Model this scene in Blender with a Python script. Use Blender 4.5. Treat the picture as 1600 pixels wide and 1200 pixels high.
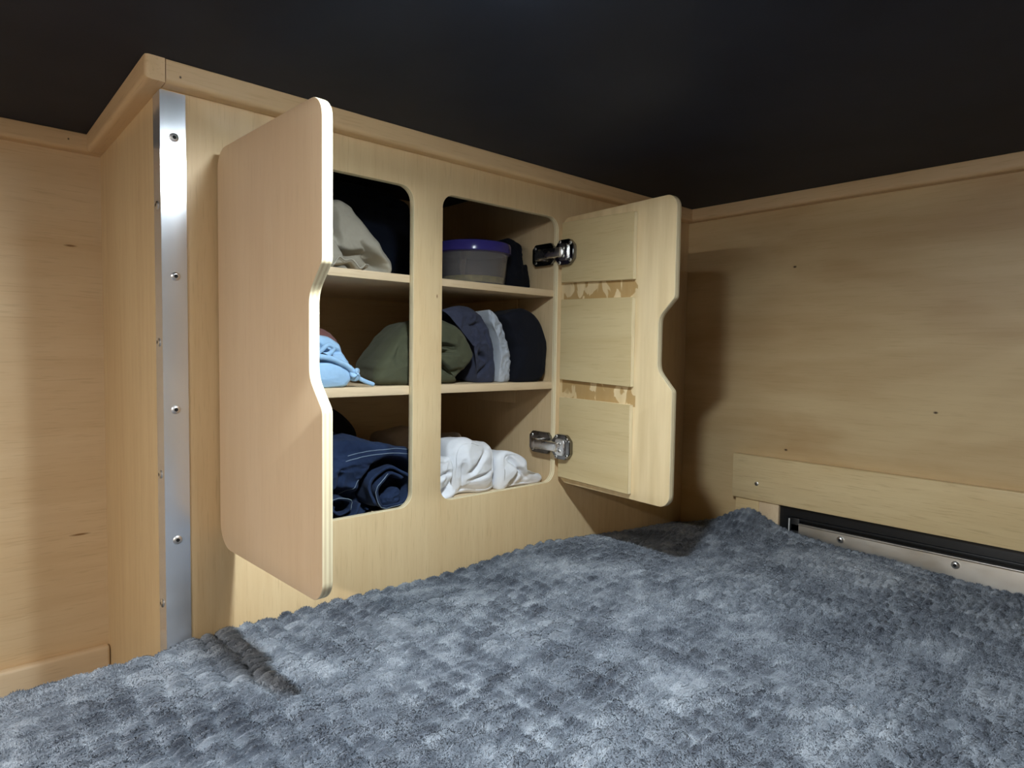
import bpy, bmesh, math, random
import numpy as np
from mathutils import Matrix, Vector

# ------------------------------------------------------------------ scene / camera / light
for o in list(bpy.data.objects): bpy.data.objects.remove(o)
scn = bpy.context.scene
COL = scn.collection
YAW, PITCH, ROLL, FPX = 0.73165, -0.05185, 0.01479, 995.83
CAM = Vector((-0.1936, -0.82, 0.0126))
F = Vector((math.sin(YAW)*math.cos(PITCH), math.cos(YAW)*math.cos(PITCH), math.sin(PITCH)))
r0 = Vector((math.cos(YAW), -math.sin(YAW), 0)); u0 = r0.cross(F)
RR = r0*math.cos(ROLL) + u0*math.sin(ROLL); UU = -r0*math.sin(ROLL) + u0*math.cos(ROLL)
cd = bpy.data.cameras.new('camera'); cam = bpy.data.objects.new('camera', cd); COL.objects.link(cam)
cam.matrix_world = Matrix(((RR.x, UU.x, -F.x, CAM.x), (RR.y, UU.y, -F.y, CAM.y), (RR.z, UU.z, -F.z, CAM.z), (0, 0, 0, 1)))
cd.sensor_width = 36.0; cd.lens = FPX*36.0/1600.0; cd.clip_start = 0.01; cd.clip_end = 50
scn.camera = cam
w = bpy.data.worlds.new('world'); scn.world = w; w.use_nodes = True
w.node_tree.nodes['Background'].inputs[0].default_value = (0.8, 0.85, 1.0, 1)
w.node_tree.nodes['Background'].inputs[1].default_value = 0.0
scn.view_settings.view_transform = 'Standard'; scn.view_settings.look = 'None'
scn.view_settings.gamma = 1.0; scn.view_settings.use_curve_mapping = False
scn.view_settings.exposure = 0.50
LAMP = (0.128, -0.450)            # ceiling puck lamp over the bed
FILL_LAMP = (-0.85, -0.62)            # unseen batten lamp, added as fill light from the left
LAMP_POWER, FILL_POWER = 820.0, 100.0

# ------------------------------------------------------------------ dimensions
ZC, ZL, W, D, FLOOR = 0.3311, 0.3049, 1.0731, 0.3662, -0.56
XW, YW = -1.55, -1.75            # far walls behind the camera
TT = 0.0205                       # ceiling trim depth
XA, XB, XC, XL = 0.3404, 0.3932, 0.6517, 0.0830
ZT, ZB = 0.2555, -0.2284
S1, S2, S3, S4 = 0.1256, 0.1137, -0.0435, -0.0567
CFLOOR = -0.236
FT = 0.0115

KN, SK = (0.06, 0.032, 0.013), (0.26, 0.14, 0.055)
FX, FZ = 0.3836, 0.0956
MKR = [(-0.2439, 0.1874), (-0.4958, -0.0824), (-0.2396, -0.1787)]
MKL = [(-0.0364, -0.2854, 0.016), (-0.041, 0.1634, 0.010)]
MKT = [(0.0155, -TT, 0.3148), (-0.0433, D-TT, 0.3187)]
MK_R = [((W, y_, z_), (0.03, 0.0045, 0.0028), KN) for y_, z_ in MKR]
MK_L = [((x_, D, z_), (l_, 0.03, 0.0022), SK) for x_, z_, l_ in MKL]
MK_T = [((x_, y_, z_), (0.0016, 0.02, 0.0020), KN) for x_, y_, z_ in MKT]
# ------------------------------------------------------------------ materials
def new_mat(name):
    m = bpy.data.materials.new(name); m.use_nodes = True
    nt = m.node_tree; b = nt.nodes['Principled BSDF']
    return m, nt, b
def N(nt, t, **kw):
    n = nt.nodes.new(t)
    for k, v in kw.items():
        if k in n.inputs.keys(): n.inputs[k].default_value = v
        else: setattr(n, k, v)
    return n
def L(nt, a, b): nt.links.new(a, b)
def coords(nt, scale=(1, 1, 1), kind='Object', loc=(0, 0, 0), rot=(0, 0, 0)):
    tc = N(nt, 'ShaderNodeTexCoord'); mp = N(nt, 'ShaderNodeMapping')
    mp.inputs['Scale'].default_value = scale; mp.inputs['Location'].default_value = loc; mp.inputs['Rotation'].default_value = rot
    L(nt, tc.outputs[kind], mp.inputs[0]); return mp.outputs[0]
def ramp(nt, src, stops):
    r = N(nt, 'ShaderNodeValToRGB'); e = r.color_ramp.elements
    while len(e) < len(stops): e.new(0.5)
    for i, (p, c) in enumerate(stops):
        e[i].position = p; e[i].color = (c[0], c[1], c[2], 1)
    L(nt, src, r.inputs[0]); return r.outputs[0]
def mix(nt, a, b, fac, mode='MIX'):
    m = N(nt, 'ShaderNodeMix', data_type='RGBA', blend_type=mode)
    for s, v in ((m.inputs[0], fac), (m.inputs[6], a), (m.inputs[7], b)):
        if hasattr(v, 'is_linked'): L(nt, v, s)
        else: s.default_value = v if isinstance(v, (int, float)) else (*v, 1)
    return m.outputs[2]
def bump(nt, b, h, strength, dist):
    n = N(nt, 'ShaderNodeBump'); n.inputs['Strength'].default_value = strength; n.inputs['Distance'].default_value = dist
    L(nt, h, n.inputs['Height']); L(nt, n.outputs[0], b.inputs['Normal'])
def srgb(r, g, b):
    f = lambda c: ((c/255+0.055)/1.055)**2.4 if c > 10 else c/255/12.92
    return (f(r), f(g), f(b))

def wood(name, light, dark, grain='Z', fine=1.0, rough=0.42, figure=0.5, seed=0, marks=()):
    m, nt, b = new_mat(name)
    ax = {'X': 0, 'Y': 1, 'Z': 2}[grain]
    def sc(a, l): 
        s = [a, a, a]; s[ax] = l; return tuple(s)
    n1 = N(nt, 'ShaderNodeTexNoise', Scale=1.0, Detail=5.0, Roughness=0.6); L(nt, coords(nt, sc(70, 4), loc=(seed, seed, seed)), n1.inputs['Vector'])
    n2 = N(nt, 'ShaderNodeTexNoise', Scale=1.0, Detail=3.0, Roughness=0.5, Distortion=0.6); L(nt, coords(nt, sc(9, 3), loc=(seed*2, 3, seed)), n2.inputs['Vector'])
    n3 = N(nt, 'ShaderNodeTexNoise', Scale=1.0, Detail=2.0); L(nt, coords(nt, sc(420, 22), loc=(0, seed, 0)), n3.inputs['Vector'])
    mid = tuple((a+c)/2 for a, c in zip(light, dark))
    c1 = ramp(nt, n1.outputs['Fac'], [(0.3, mid), (0.62, light)])
    c2 = ramp(nt, n2.outputs['Fac'], [(0.3, dark), (0.65, light)])
    c = mix(nt, c1, c2, figure)
    pores = ramp(nt, n3.outputs['Fac'], [(0.30, (0.72, 0.66, 0.58)), (0.43, (1, 1, 1))])
    c = mix(nt, c, pores, 0.35*fine, 'MULTIPLY')
    for (mc, ms, mcol) in marks:      # pin knots, nail holes and mineral streaks
        v_ = coords(nt, tuple(1/q for q in ms), loc=tuple(-a_/q for a_, q in zip(mc, ms)))
        ln_ = N(nt, 'ShaderNodeVectorMath', operation='LENGTH'); L(nt, v_, ln_.inputs[0])
        mk = ramp(nt, ln_.outputs['Value'], [(0.35, (1, 1, 1)), (1.0, (0, 0, 0))])
        c = mix(nt, c, mcol, mk)
    L(nt, c, b.inputs['Base Color'])
    b.inputs['Roughness'].default_value = rough
    b.inputs['Specular IOR Level'].default_value = 0.35
    bump(nt, b, n1.outputs['Fac'], 0.06, 0.002)
    return m

W_LT, W_DK = srgb(226, 201, 158), srgb(204, 171, 124)
KNOT = srgb(70, 50, 30); STREAK = srgb(140, 104, 66)
MW = wood('maple_ply_vertical', W_LT, W_DK, 'Z', figure=0.35, marks=[((FX, 0, FZ), (0.0016, 0.02, 0.0040), STREAK)])
MWX = wood('maple_ply_along', srgb(226, 204, 170), srgb(206, 176, 138), 'X', figure=0.5, seed=4)
MWALLB = wood('maple_wall_back', srgb(226, 201, 162), srgb(204, 172, 128), 'X', figure=0.5, seed=7, marks=MK_L)
MWALLR = wood('maple_wall_right', srgb(218, 193, 148), srgb(184, 150, 104), 'Y', figure=0.65, seed=2, fine=0.6, marks=MK_R)
MTRIM = wood('maple_trim', srgb(224, 193, 150), srgb(206, 171, 126), 'X', figure=0.3, seed=9, marks=MK_T)
MTRIMY = wood('maple_trim_along', srgb(224, 193, 150), srgb(206, 171, 126), 'Y', figure=0.3, seed=11)
MBOARD = wood('maple_board', srgb(232, 210, 164), srgb(206, 176, 126), 'Y', figure=0.45, fine=1.4, seed=5)
MDOOR = wood('maple_door_face', srgb(228, 202, 168), srgb(216, 186, 148), 'Z', figure=0.4, fine=0.5, seed=13)
MPAD = wood('birch_pad', srgb(210, 191, 148), srgb(188, 164, 118), 'X', figure=0.5, fine=0.8, seed=17)
MIN = wood('maple_inside', srgb(212, 188, 150), srgb(190, 162, 122), 'Z', figure=0.4, seed=21)

def ply_edge(name, axis=1, t=0.0115):
    m, nt, b = new_mat(name)
    tc = N(nt, 'ShaderNodeTexCoord'); sp = N(nt, 'ShaderNodeSeparateXYZ'); L(nt, tc.outputs['Object'], sp.inputs[0])
    mul = N(nt, 'ShaderNodeMath', operation='MULTIPLY'); L(nt, sp.outputs[axis], mul.inputs[0]); mul.inputs[1].default_value = 1.0/t
    lt, dk = srgb(240, 226, 190), srgb(206, 182, 136)
    c = ramp(nt, mul.outputs[0], [(0.0, lt), (0.17, lt), (0.2, dk), (0.36, dk), (0.40, lt), (0.58, lt), (0.62, dk), (0.78, dk), (0.82, lt), (1.0, lt)])
    n = N(nt, 'ShaderNodeTexNoise', Scale=1.0, Detail=3.0); L(nt, coords(nt, (300, 300, 30)), n.inputs['Vector'])
    g = ramp(nt, n.outputs['Fac'], [(0.3, (0.8, 0.75, 0.68)), (0.5, (1, 1, 1))])
    L(nt, mix(nt, mix(nt, c, lt, 0.45), g, 0.4, 'MULTIPLY'), b.inputs['Base Color']); b.inputs['Roughness'].default_value = 0.6
    return m
MEDGE = ply_edge('ply_edge')

def door_inner():
    # inside face of the cabinet door: pale ply with brown dried glue between the pads
    m, nt, b = new_mat('door_inside')
    n1 = N(nt, 'ShaderNodeTexNoise', Scale=1.0, Detail=4.0); L(nt, coords(nt, (60, 60, 5)), n1.inputs['Vector'])
    c = ramp(nt, n1.outputs['Fac'], [(0.3, srgb(210, 186, 142)), (0.65, srgb(226, 204, 162))])
    tc = N(nt, 'ShaderNodeTexCoord'); sp = N(nt, 'ShaderNodeSeparateXYZ'); L(nt, tc.outputs['Object'], sp.inputs[0])
    def band(sock, lo, hi):
        a = N(nt, 'ShaderNodeMath', operation='GREATER_THAN'); L(nt, sock, a.inputs[0]); a.inputs[1].default_value = lo
        d = N(nt, 'ShaderNodeMath', operation='LESS_THAN'); L(nt, sock, d.inputs[0]); d.inputs[1].default_value = hi
        e = N(nt, 'ShaderNodeMath', operation='MULTIPLY'); L(nt, a.outputs[0], e.inputs[0]); L(nt, d.outputs[0], e.inputs[1]); return e.outputs[0]
    z1 = band(sp.outputs[2], 0.100, 0.138); z2 = band(sp.outputs[2], -0.076, -0.038)
    zz = N(nt, 'ShaderNodeMath', operation='ADD'); L(nt, z1, zz.inputs[0]); L(nt, z2, zz.inputs[1])
    xx = band(sp.outputs[0], 0.008, 0.184)
    mm = N(nt, 'ShaderNodeMath', operation='MULTIPLY'); L(nt, zz.outputs[0], mm.inputs[0]); L(nt, xx, mm.inputs[1])
    n2 = N(nt, 'ShaderNodeTexNoise', Scale=1.0, Detail=2.0, Distortion=0.8); L(nt, coords(nt, (38, 10, 26), loc=(3.2, 0, 1)), n2.inputs['Vector'])
    st = ramp(nt, n2.outputs['Fac'], [(0.47, (0, 0, 0)), (0.50, (1, 1, 1))])
    m2 = N(nt, 'ShaderNodeMath', operation='MULTIPLY'); L(nt, mm.outputs[0], m2.inputs[0]); L(nt, st, m2.inputs[1])
    m3 = N(nt, 'ShaderNodeMath', operation='MULTIPLY'); L(nt, m2.outputs[0], m3.inputs[0]); m3.inputs[1].default_value = 0.75
    L(nt, mix(nt, c, srgb(166, 128, 68), m3.outputs[0]), b.inputs['Base Color']); b.inputs['Roughness'].default_value = 0.5
    return m
MDIN = door_inner()

def plain(name, col, rough=0.5, metal=0.0, noise=0.0, nscale=(20, 20, 20), coat=0.0, spec=0.5):
    m, nt, b = new_mat(name)
    if noise:
        n = N(nt, 'ShaderNodeTexNoise', Scale=1.0, Detail=4.0); L(nt, coords(nt, nscale), n.inputs['Vector'])
        c = ramp(nt, n.outputs['Fac'], [(0.3, tuple(x*(1-noise) for x in col)), (0.7, tuple(min(1, x*(1+noise)) for x in col))])
        L(nt, c, b.inputs['Base Color'])
    else: b.inputs['Base Color'].default_value = (*col, 1)
    b.inputs['Roughness'].default_value = rough; b.inputs['Metallic'].default_value = metal
    b.inputs['Coat Weight'].default_value = coat; b.inputs['Specular IOR Level'].default_value = spec
    return m
def ceiling_mat():
    m, nt, b = new_mat('black_ceiling_panel')
    n = N(nt, 'ShaderNodeTexNoise', Scale=1.0, Detail=4.0); L(nt, coords(nt, (8, 8, 8)), n.inputs['Vector'])
    L(nt, ramp(nt, n.outputs['Fac'], [(0.3, (0.017, 0.023, 0.038)), (0.7, (0.025, 0.032, 0.050))]), b.inputs['Base Color'])
    n2 = N(nt, 'ShaderNodeTexNoise', Scale=260.0, Detail=2.0); L(nt, coords(nt), n2.inputs['Vector'])
    b.inputs['Roughness'].default_value = 0.55; bump(nt, b, n2.outputs['Fac'], 0.08, 0.0006)
    b.inputs['Specular IOR Level'].default_value = 0.14
    return m
MCEIL = ceiling_mat()
def metal_mat(name, col, rough, sc, amt=0.12, aniso=0.0):
    m, nt, b = new_mat(name); b.inputs['Metallic'].default_value = 1.0
    n = N(nt, 'ShaderNodeTexNoise', Scale=1.0, Detail=4.0); L(nt, coords(nt, sc), n.inputs['Vector'])
    L(nt, ramp(nt, n.outputs['Fac'], [(0.3, tuple(c*(1-amt) for c in col)), (0.7, col)]), b.inputs['Base Color'])
    rr = ramp(nt, n.outputs['Fac'], [(0.3, (rough*0.8,)*3), (0.7, (rough*1.25,)*3)]); L(nt, rr, b.inputs['Roughness'])
    b.inputs['Anisotropic'].default_value = aniso
    return m
MALU = metal_mat('brushed_aluminium', (0.74, 0.77, 0.82), 0.17, (25, 25, 8), 0.04)
MALU.node_tree.nodes['Principled BSDF'].inputs['Metallic'].default_value = 0.72
MRAIL = metal_mat('dull_aluminium', (0.72, 0.69, 0.64), 0.45, (30, 14, 30), 0.15)
MSTEEL = metal_mat('nickel_steel', (0.86, 0.84, 0.82), 0.28, (60, 60, 60), 0.1)
MDARKST = metal_mat('dark_nickel', (0.30, 0.29, 0.28), 0.2, (90, 90, 90), 0.4)
MSCREW = metal_mat('zinc_screw', (0.82, 0.81, 0.80), 0.38, (80, 80, 80), 0.25)
MBLACK = plain('black_rubber', (0.006, 0.007, 0.009), 0.42, noise=0.3)
MHOLE = plain('dark_socket', (0.01, 0.01, 0.01), 0.8)
MFLOORM = plain('dark_floor', (0.05, 0.045, 0.04), 0.7, noise=0.3)
def emit(name, col, s):
    m, nt, b = new_mat(name); b.inputs['Base Color'].default_value = (0.8, 0.8, 0.8, 1)
    b.inputs['Emission Color'].default_value = (*col, 1); b.inputs['Emission Strength'].default_value = s; return m
MLAMP = emit('lamp_diffuser', (0.84, 0.94, 1.0), LAMP_POWER)
MRING = emit('added_glow_ring', (0.84, 0.94, 1.0), 170.0)  # glow added around the lamp base to brighten the ceiling
MFILL = emit('fill_diffuser_warm', (1.0, 0.95, 0.90), FILL_POWER)
MWHITE = plain('white_plastic', (0.75, 0.75, 0.75), 0.4)

def fabric(name, col, col2=None, rough=0.9, sheen=0.3, sc=30, weave=900, bumpy=0.25, dist=0.0006):
    m, nt, b = new_mat(name); col2 = col2 or tuple(c*0.75 for c in col)
    n = N(nt, 'ShaderNodeTexNoise', Scale=float(sc), Detail=5.0, Roughness=0.6); L(nt, coords(nt), n.inputs['Vector'])
    L(nt, ramp(nt, n.outputs['Fac'], [(0.3, col2), (0.7, col)]), b.inputs['Base Color'])
    n2 = N(nt, 'ShaderNodeTexNoise', Scale=float(weave), Detail=2.0); L(nt, coords(nt), n2.inputs['Vector'])
    b.inputs['Roughness'].default_value = rough; b.inputs['Sheen Weight'].default_value = sheen; b.inputs['Sheen Roughness'].default_value = 0.5
    b.inputs['Specular IOR Level'].default_value = 0.15
    bump(nt, b, n2.outputs['Fac'], bumpy, dist)
    return m

# ------------------------------------------------------------------ mesh helpers
def link(o, parent=None):
    COL.objects.link(o)
    if parent is not None: o.parent = parent
    return o
def raw(name, verts, faces, mats, parent=None, smooth=False, mi=None):
    me = bpy.data.meshes.new(name); me.from_pydata([tuple(v) for v in verts], [], faces)
    for m in (mats if isinstance(mats, (list, tuple)) else [mats]): me.materials.append(m)
    if mi is not None: me.polygons.foreach_set('material_index', mi)
    if smooth: me.polygons.foreach_set('use_smooth', [True]*len(me.polygons))
    me.update(); o = bpy.data.objects.new(name, me); return link(o, parent)
def from_bm(name, bm, mats, parent=None, smooth=None):
    bmesh.ops.recalc_face_normals(bm, faces=bm.faces)
    me = bpy.data.meshes.new(name); bm.to_mesh(me); bm.free()
    for m in (mats if isinstance(mats, (list, tuple)) else [mats]): me.materials.append(m)
    if smooth:
        me.polygons.foreach_set('use_smooth', [True]*len(me.polygons))
        me.set_sharp_from_angle(angle=math.radians(smooth))
    o = bpy.data.objects.new(name, me); return link(o, parent)
def bbox(bm, x0, x1, y0, y1, z0, z1, bev=0.0, seg=2):
    r = bmesh.ops.create_cube(bm, size=1.0); vs = r['verts']
    bmesh.ops.transform(bm, matrix=Matrix.Translation(((x0+x1)/2, (y0+y1)/2, (z0+z1)/2)) @ Matrix.Diagonal((x1-x0, y1-y0, z1-z0, 1)), verts=vs)
    if bev:
        es = list({e for v in vs for e in v.link_edges}); bmesh.ops.bevel(bm, geom=es, offset=bev, segments=seg, profile=0.5, affect='EDGES')
def box(name, x0, x1, y0, y1, z0, z1, mat, parent=None, bev=0.0012):
    bm = bmesh.new(); bbox(bm, x0, x1, y0, y1, z0, z1, bev); return from_bm(name, bm, mat, parent, 40)
def arc(cx, cy, r, a0, a1, n=8):
    return [(cx+r*math.cos(math.radians(a0+(a1-a0)*i/n)), cy+r*math.sin(math.radians(a0+(a1-a0)*i/n))) for i in range(n+1)]
def rrect(x0, x1, z0, z1, r, n=8):
    rs = r if isinstance(r, (list, tuple)) else (r,)*4      # bl, br, tr, tl
    return arc(x0+rs[0], z0+rs[0], rs[0], 180, 270, n)+arc(x1-rs[1], z0+rs[1], rs[1], 270, 360, n)+arc(x1-rs[2], z1-rs[2], rs[2], 0, 90, n)+arc(x0+rs[3], z1-rs[3], rs[3], 90, 180, n)
def plate(name, polys, y0, y1, mats, parent=None, round_=0.0008, face_mats=(0, 0), edge_mat=1):
    """extruded outline (with holes) in the XZ plane, y0..y1 thick"""
    cu = bpy.data.curves.new(name, 'CURVE'); cu.dimensions = '2D'; cu.fill_mode = 'BOTH'
    t = (y1-y0)/2; cu.extrude = t-round_; cu.bevel_depth = round_; cu.bevel_resolution = 1; cu.offset = -round_
    for p in polys:
        s = cu.splines.new('POLY'); s.points.add(len(p)-1)
        for i, (a, b) in enumerate(p): s.points[i].co = (a, b, 0, 1)
        s.use_cyclic_u = True
    to = bpy.data.objects.new('tmp', cu); COL.objects.link(to)
    dg = bpy.context.evaluated_depsgraph_get(); me = bpy.data.meshes.new_from_object(to.evaluated_get(dg))
    bpy.data.objects.remove(to); bpy.data.curves.remove(cu)
    me.name = name; bm = bmesh.new(); bm.from_mesh(me); bpy.data.meshes.remove(me)
    bmesh.ops.remove_doubles(bm, verts=bm.verts, dist=1e-6)
    for v in bm.verts: v.co = Vector((v.co.x, (y0+y1)/2+v.co.z, v.co.y))
    bmesh.ops.recalc_face_normals(bm, faces=bm.faces)
    if bm.calc_volume(signed=True) < 0: bmesh.ops.reverse_faces(bm, faces=bm.faces)
    for f in bm.faces:
        if abs(f.normal.y) > 0.9: f.material_index = face_mats[0] if f.calc_center_median().y < (y0+y1)/2 else face_mats[1]
        else: f.material_index = edge_mat
    me = bpy.data.meshes.new(name); bm.to_mesh(me); bm.free()
    for m in mats: me.materials.append(m)
    me.polygons.foreach_set('use_smooth', [True]*len(me.polygons)); me.set_sharp_from_angle(angle=math.radians(35))
    return link(bpy.data.objects.new(name, me), parent)
def lathe(name, prof, mat, parent=None, n=24, axis='Z', at=(0, 0, 0), smooth=35):
    bm = bmesh.new(); rings = []
    for (r, h) in prof:
        ring = []
        for i in range(n):
            a = 2*math.pi*i/n; p = (r*math.cos(a), r*math.sin(a), h)
            if axis == '-Y': p = (p[0], -p[2], p[1])
            elif axis == '-X': p = (-p[2], p[0], p[1])
            elif axis == '-Z': p = (p[0], p[1], -p[2])
            ring.append(bm.verts.new((p[0]+at[0], p[1]+at[1], p[2]+at[2])))
        rings.append(ring)
    for a, b in zip(rings, rings[1:]):
        for i in range(n): bm.faces.new((a[i], a[(i+1) % n], b[(i+1) % n], b[i]))
    bm.faces.new(rings[0]); bm.faces.new(rings[-1])
    return from_bm(name, bm, mat, parent, smooth)
def tube(name, pts, rad, mat, parent=None, n=10):
    pts = [Vector(p) for p in pts]; verts = []; faces = []; m = len(pts)
    rads = rad if isinstance(rad, (list, tuple)) else [rad]*m
    up = Vector((0.13, 0.31, 0.94))
    for i, p in enumerate(pts):
        t = (pts[min(i+1, m-1)]-pts[max(i-1, 0)]).normalized(); s = t.cross(up).normalized(); q = s.cross(t)
        for k in range(n):
            a = 2*math.pi*k/n; verts.append(p+(s*math.cos(a)+q*math.sin(a))*rads[i])
    for i in range(m-1):
        for k in range(n): faces.append((i*n+k, i*n+(k+1) % n, (i+1)*n+(k+1) % n, (i+1)*n+k))
    faces.append(tuple(range(n))[::-1]); faces.append(tuple((m-1)*n+k for k in range(n)))
    return raw(name, verts, faces, mat, parent, True)
def smooth_path(ctrl, per=8):
    c = [np.array(p, float) for p in ctrl]; c = [2*c[0]-c[1]]+c+[2*c[-1]-c[-2]]; out = []
    for i in range(1, len(c)-2):
        for k in range(per):
            t = k/per; a, b, d, e = c[i-1], c[i], c[i+1], c[i+2]
            out.append(0.5*(2*b+(d-a)*t+(2*a-5*b+4*d-e)*t*t+(3*b-a-3*d+e)*t**3))
    out.append(c[-2]); return [tuple(p) for p in out]
def thing(name, label, cat, loc=(0, 0, 0), group=None):
    o = bpy.data.objects.new(name, None); o.empty_display_size = 0.05; COL.objects.link(o); o.location = loc
    return tag(o, label, cat, group)
def tag(o, label, cat, group=None):
    o['label'] = label; o['category'] = cat
    if group: o['group'] = group
    return o
def struct(o): o['kind'] = 'structure'; return o

# ------------------------------------------------------------------ room shell
TH = 0.02
struct(box('ceiling', XW-TH, W+TH, YW-TH, D+TH, ZC, ZC+TH, MCEIL, bev=0))
struct(box('floor', XW-TH, W+TH, YW-TH, D+TH, FLOOR-TH, FLOOR, MFLOORM, bev=0))
struct(box('wall_back', XW-TH, W+TH, D, D+TH, FLOOR, ZC, MWALLB, bev=0))
struct(box('wall_right', W, W+TH, YW-TH, D, FLOOR, ZC, MWALLR, bev=0))
struct(box('wall_left', XW-TH, XW, YW-TH, D, FLOOR, ZC, MWALLR, bev=0))
struct(box('wall_front', XW, W, YW-TH, YW, FLOOR, ZC, MWALLB, bev=0))

def trim_profile():      # (out from wall, z)
    h = ZC-ZL; r = 0.0065
    return [(0, ZC), (TT-0.001, ZC), (TT, ZC-0.001)] + [(TT-r+r*math.cos(a), ZL+r-r*math.sin(a)) for a in [math.radians(90*i/7) for i in range(8)]] + [(0.0, ZL)]
def trim(name, p0, p1, out, mat, cap_round=False):
    """extrude the profile from p0 to p1 (xy points on the wall plane), out = outward xy normal"""
    prof = trim_profile(); stations = [0.0, 1.0]; ins = [0.0, 0.0]
    ln = math.hypot(p1[0]-p0[0], p1[1]-p0[1])
    if cap_round:
        r = 0.006; k = 6
        stations = [0.0]+[1-(r-r*math.sin(math.pi/2*i/k))/ln for i in range(k+1)]
        ins = [0.0]+[r-r*math.cos(math.pi/2*i/k) for i in range(k+1)]
    verts = []; faces = []; n = len(prof)
    for s, d in zip(stations, ins):
        x, y = p0[0]+(p1[0]-p0[0])*s, p0[1]+(p1[1]-p0[1])*s
        for (o_, z) in prof:
            oo = min(o_, TT-d) if o_ > 0 else o_
            verts.append((x+out[0]*oo, y+out[1]*oo, z))
    for i in range(len(stations)-1):
        for k in range(n): faces.append((i*n+k, i*n+(k+1) % n, (i+1)*n+(k+1) % n, (i+1)*n+k))
    faces.append(tuple(range(n))); faces.append(tuple((len(stations)-1)*n+k for k in range(n)))
    bm = bmesh.new(); vv = [bm.verts.new(v) for v in verts]
    for f in faces: bm.faces.new([vv[i] for i in f])
    return struct(from_bm(name, bm, mat, None, 40))
trim('trim_1', (XW, D), (0.0, D), (0, -1), MTRIM)
trim('trim_2', (0.0, D-TT), (0.0, -TT), (-1, 0), MTRIMY, True)
trim('trim_3', (0.0008, 0.0), (W, 0.0), (0, -1), MTRIM)
trim('trim_4', (W, -TT), (W, YW), (-1, 0), MTRIMY)
# baseboard of the recess left of the cabinet
bm = bmesh.new(); bbox(bm, XW, -0.0008, D-0.016, D, FLOOR, -0.469, 0.005, 3)
struct(from_bm('baseboard_back', bm, MWX, None, 40))
# boards framing the slot on the right wall
XBF = W-0.0164
tb = struct(box('trim_5', XBF, W, YW, -0.1338, -0.2893, -0.1968, MBOARD, bev=0.0022))
def screw(name, at, axis, parent, r=0.0052, h=0.0028, mat=MSCREW):
    s = lathe(name, [(r*1.02, 0), (r, h*0.35), (r*0.8, h*0.78), (r*0.5, h*0.97), (r*0.42, h), (r*0.36, h*0.6)], mat, parent, 16, axis, at)
    me = s.data; me.materials.append(MHOLE)
    c = len(me.polygons)
    for p in me.polygons:
        if len(p.vertices) > 4 or all((Vector(me.vertices[i].co)-Vector(at)).length > h*0.5 and i >= 16*4 for i in p.vertices): p.material_index = 1 if p.index >= c-40 and all(i >= 64 for i in p.vertices) else 0
    return s
screw('screw', (XBF, -0.1884, -0.2542), '-X', tb, 0.0042, 0.0012)
st = struct(box('trim_6', W-0.012, W, -0.1925, -0.1410, FLOOR, -0.2893, MBOARD, bev=0.0012))
st = struct(box('trim_7', W-0.0118, W, -0.2345, -0.1927, FLOOR, -0.2893, MWX, bev=0.0012))

# black seal and metal rail of the slot
gs = thing('window_seal', 'black rubber seal channel in the slot under the light wall board', 'seal', (W, -0.9, -0.44))
def local(o, par):      # geometry was made in world coordinates
    o.matrix_parent_inverse = par.matrix_world.inverted() if False else Matrix.Translation(-par.location)
    return o
local(box('backing', W-0.0060, W, -1.45, -0.2350, -0.44, -0.2893, MBLACK, gs, 0.0008), gs)
local(box('channel_lip', W-0.0135, W-0.006, -1.45, -0.2530, -0.3150, -0.3090, MBLACK, gs, 0.0015), gs)
local(box('channel_lip', W-0.0164, W-0.006, -1.45, -0.2620, -0.335, -0.3205, MBLACK, gs, 0.0015), gs)
local(box('end_post', W-0.0164, W-0.0058, -0.2790, -0.2600, -0.44, -0.3090, MBLACK, gs, 0.001), gs)
local(box('clip', W-0.0164, W-0.0056, -0.2595, -0.2575, -0.345, -0.3120, MWHITE, gs, 0.0004), gs)
rl = thing('metal_rail', 'grey aluminium rail with two round screws along the bed edge', 'rail', (W-0.02, -0.9, -0.44))
bm = bmesh.new(); bbox(bm, W-0.0200, W-0.0172, -1.45, -0.2790, -0.44, -0.3180, 0.0007)
bbox(bm, W-0.0225, W-0.0166, -1.45, -0.2790, -0.3205, -0.3175, 0.0009)
local(from_bm('rail_body', bm, MRAIL, rl, 40), rl)
for y in (-0.3578, -0.5398, -0.722, -0.904, -1.086): local(screw('screw', (W-0.0198, y, -0.3312), '-X', rl, 0.0062, 0.0042), rl)

# ------------------------------------------------------------------ cabinet
cab = thing('built_in_cabinet', 'tall maple plywood built-in cabinet with two open doors and six cubbies', 'cabinet', (0, 0, FLOOR))
def cl(o): return local(o, cab)
frame_polys = [[(0.0, FLOOR), (W, FLOOR), (W, ZC), (0.0, ZC)],
               rrect(XL, XA, ZB, ZT, 0.022, 8)[::-1], rrect(XB, XC, ZB, ZT, 0.022, 8)[::-1]]
cl(plate('face_frame', frame_polys, 0.0, FT, [MW, MEDGE], cab, 0.0007))
cl(box('side_panel', 0.0, 0.0115, FT, D, FLOOR, ZC, MW, cab, 0.0))
cl(box('inner_side_panel', XC+0.0035, XC+0.015, FT, D, FLOOR, ZC, MIN, cab, 0.0))
for za, zb in ((S2, S1), (S4, S3)):
    cl(box('shelf', 0.0115, XC+0.0035, FT+0.0003, D, za, zb, MWX, cab, 0.0006))
cl(box('shelf_bottom', 0.0115, XC+0.0035, FT+0.0003, D, CFLOOR-0.0115, CFLOOR, MWX, cab, 0.0006))
for zb in (S2, S4): cl(box('cleat', XC+0.0010, XC+0.0035, 0.112, D, zb-0.034, zb, MIN, cab, 0.0006))

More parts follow.
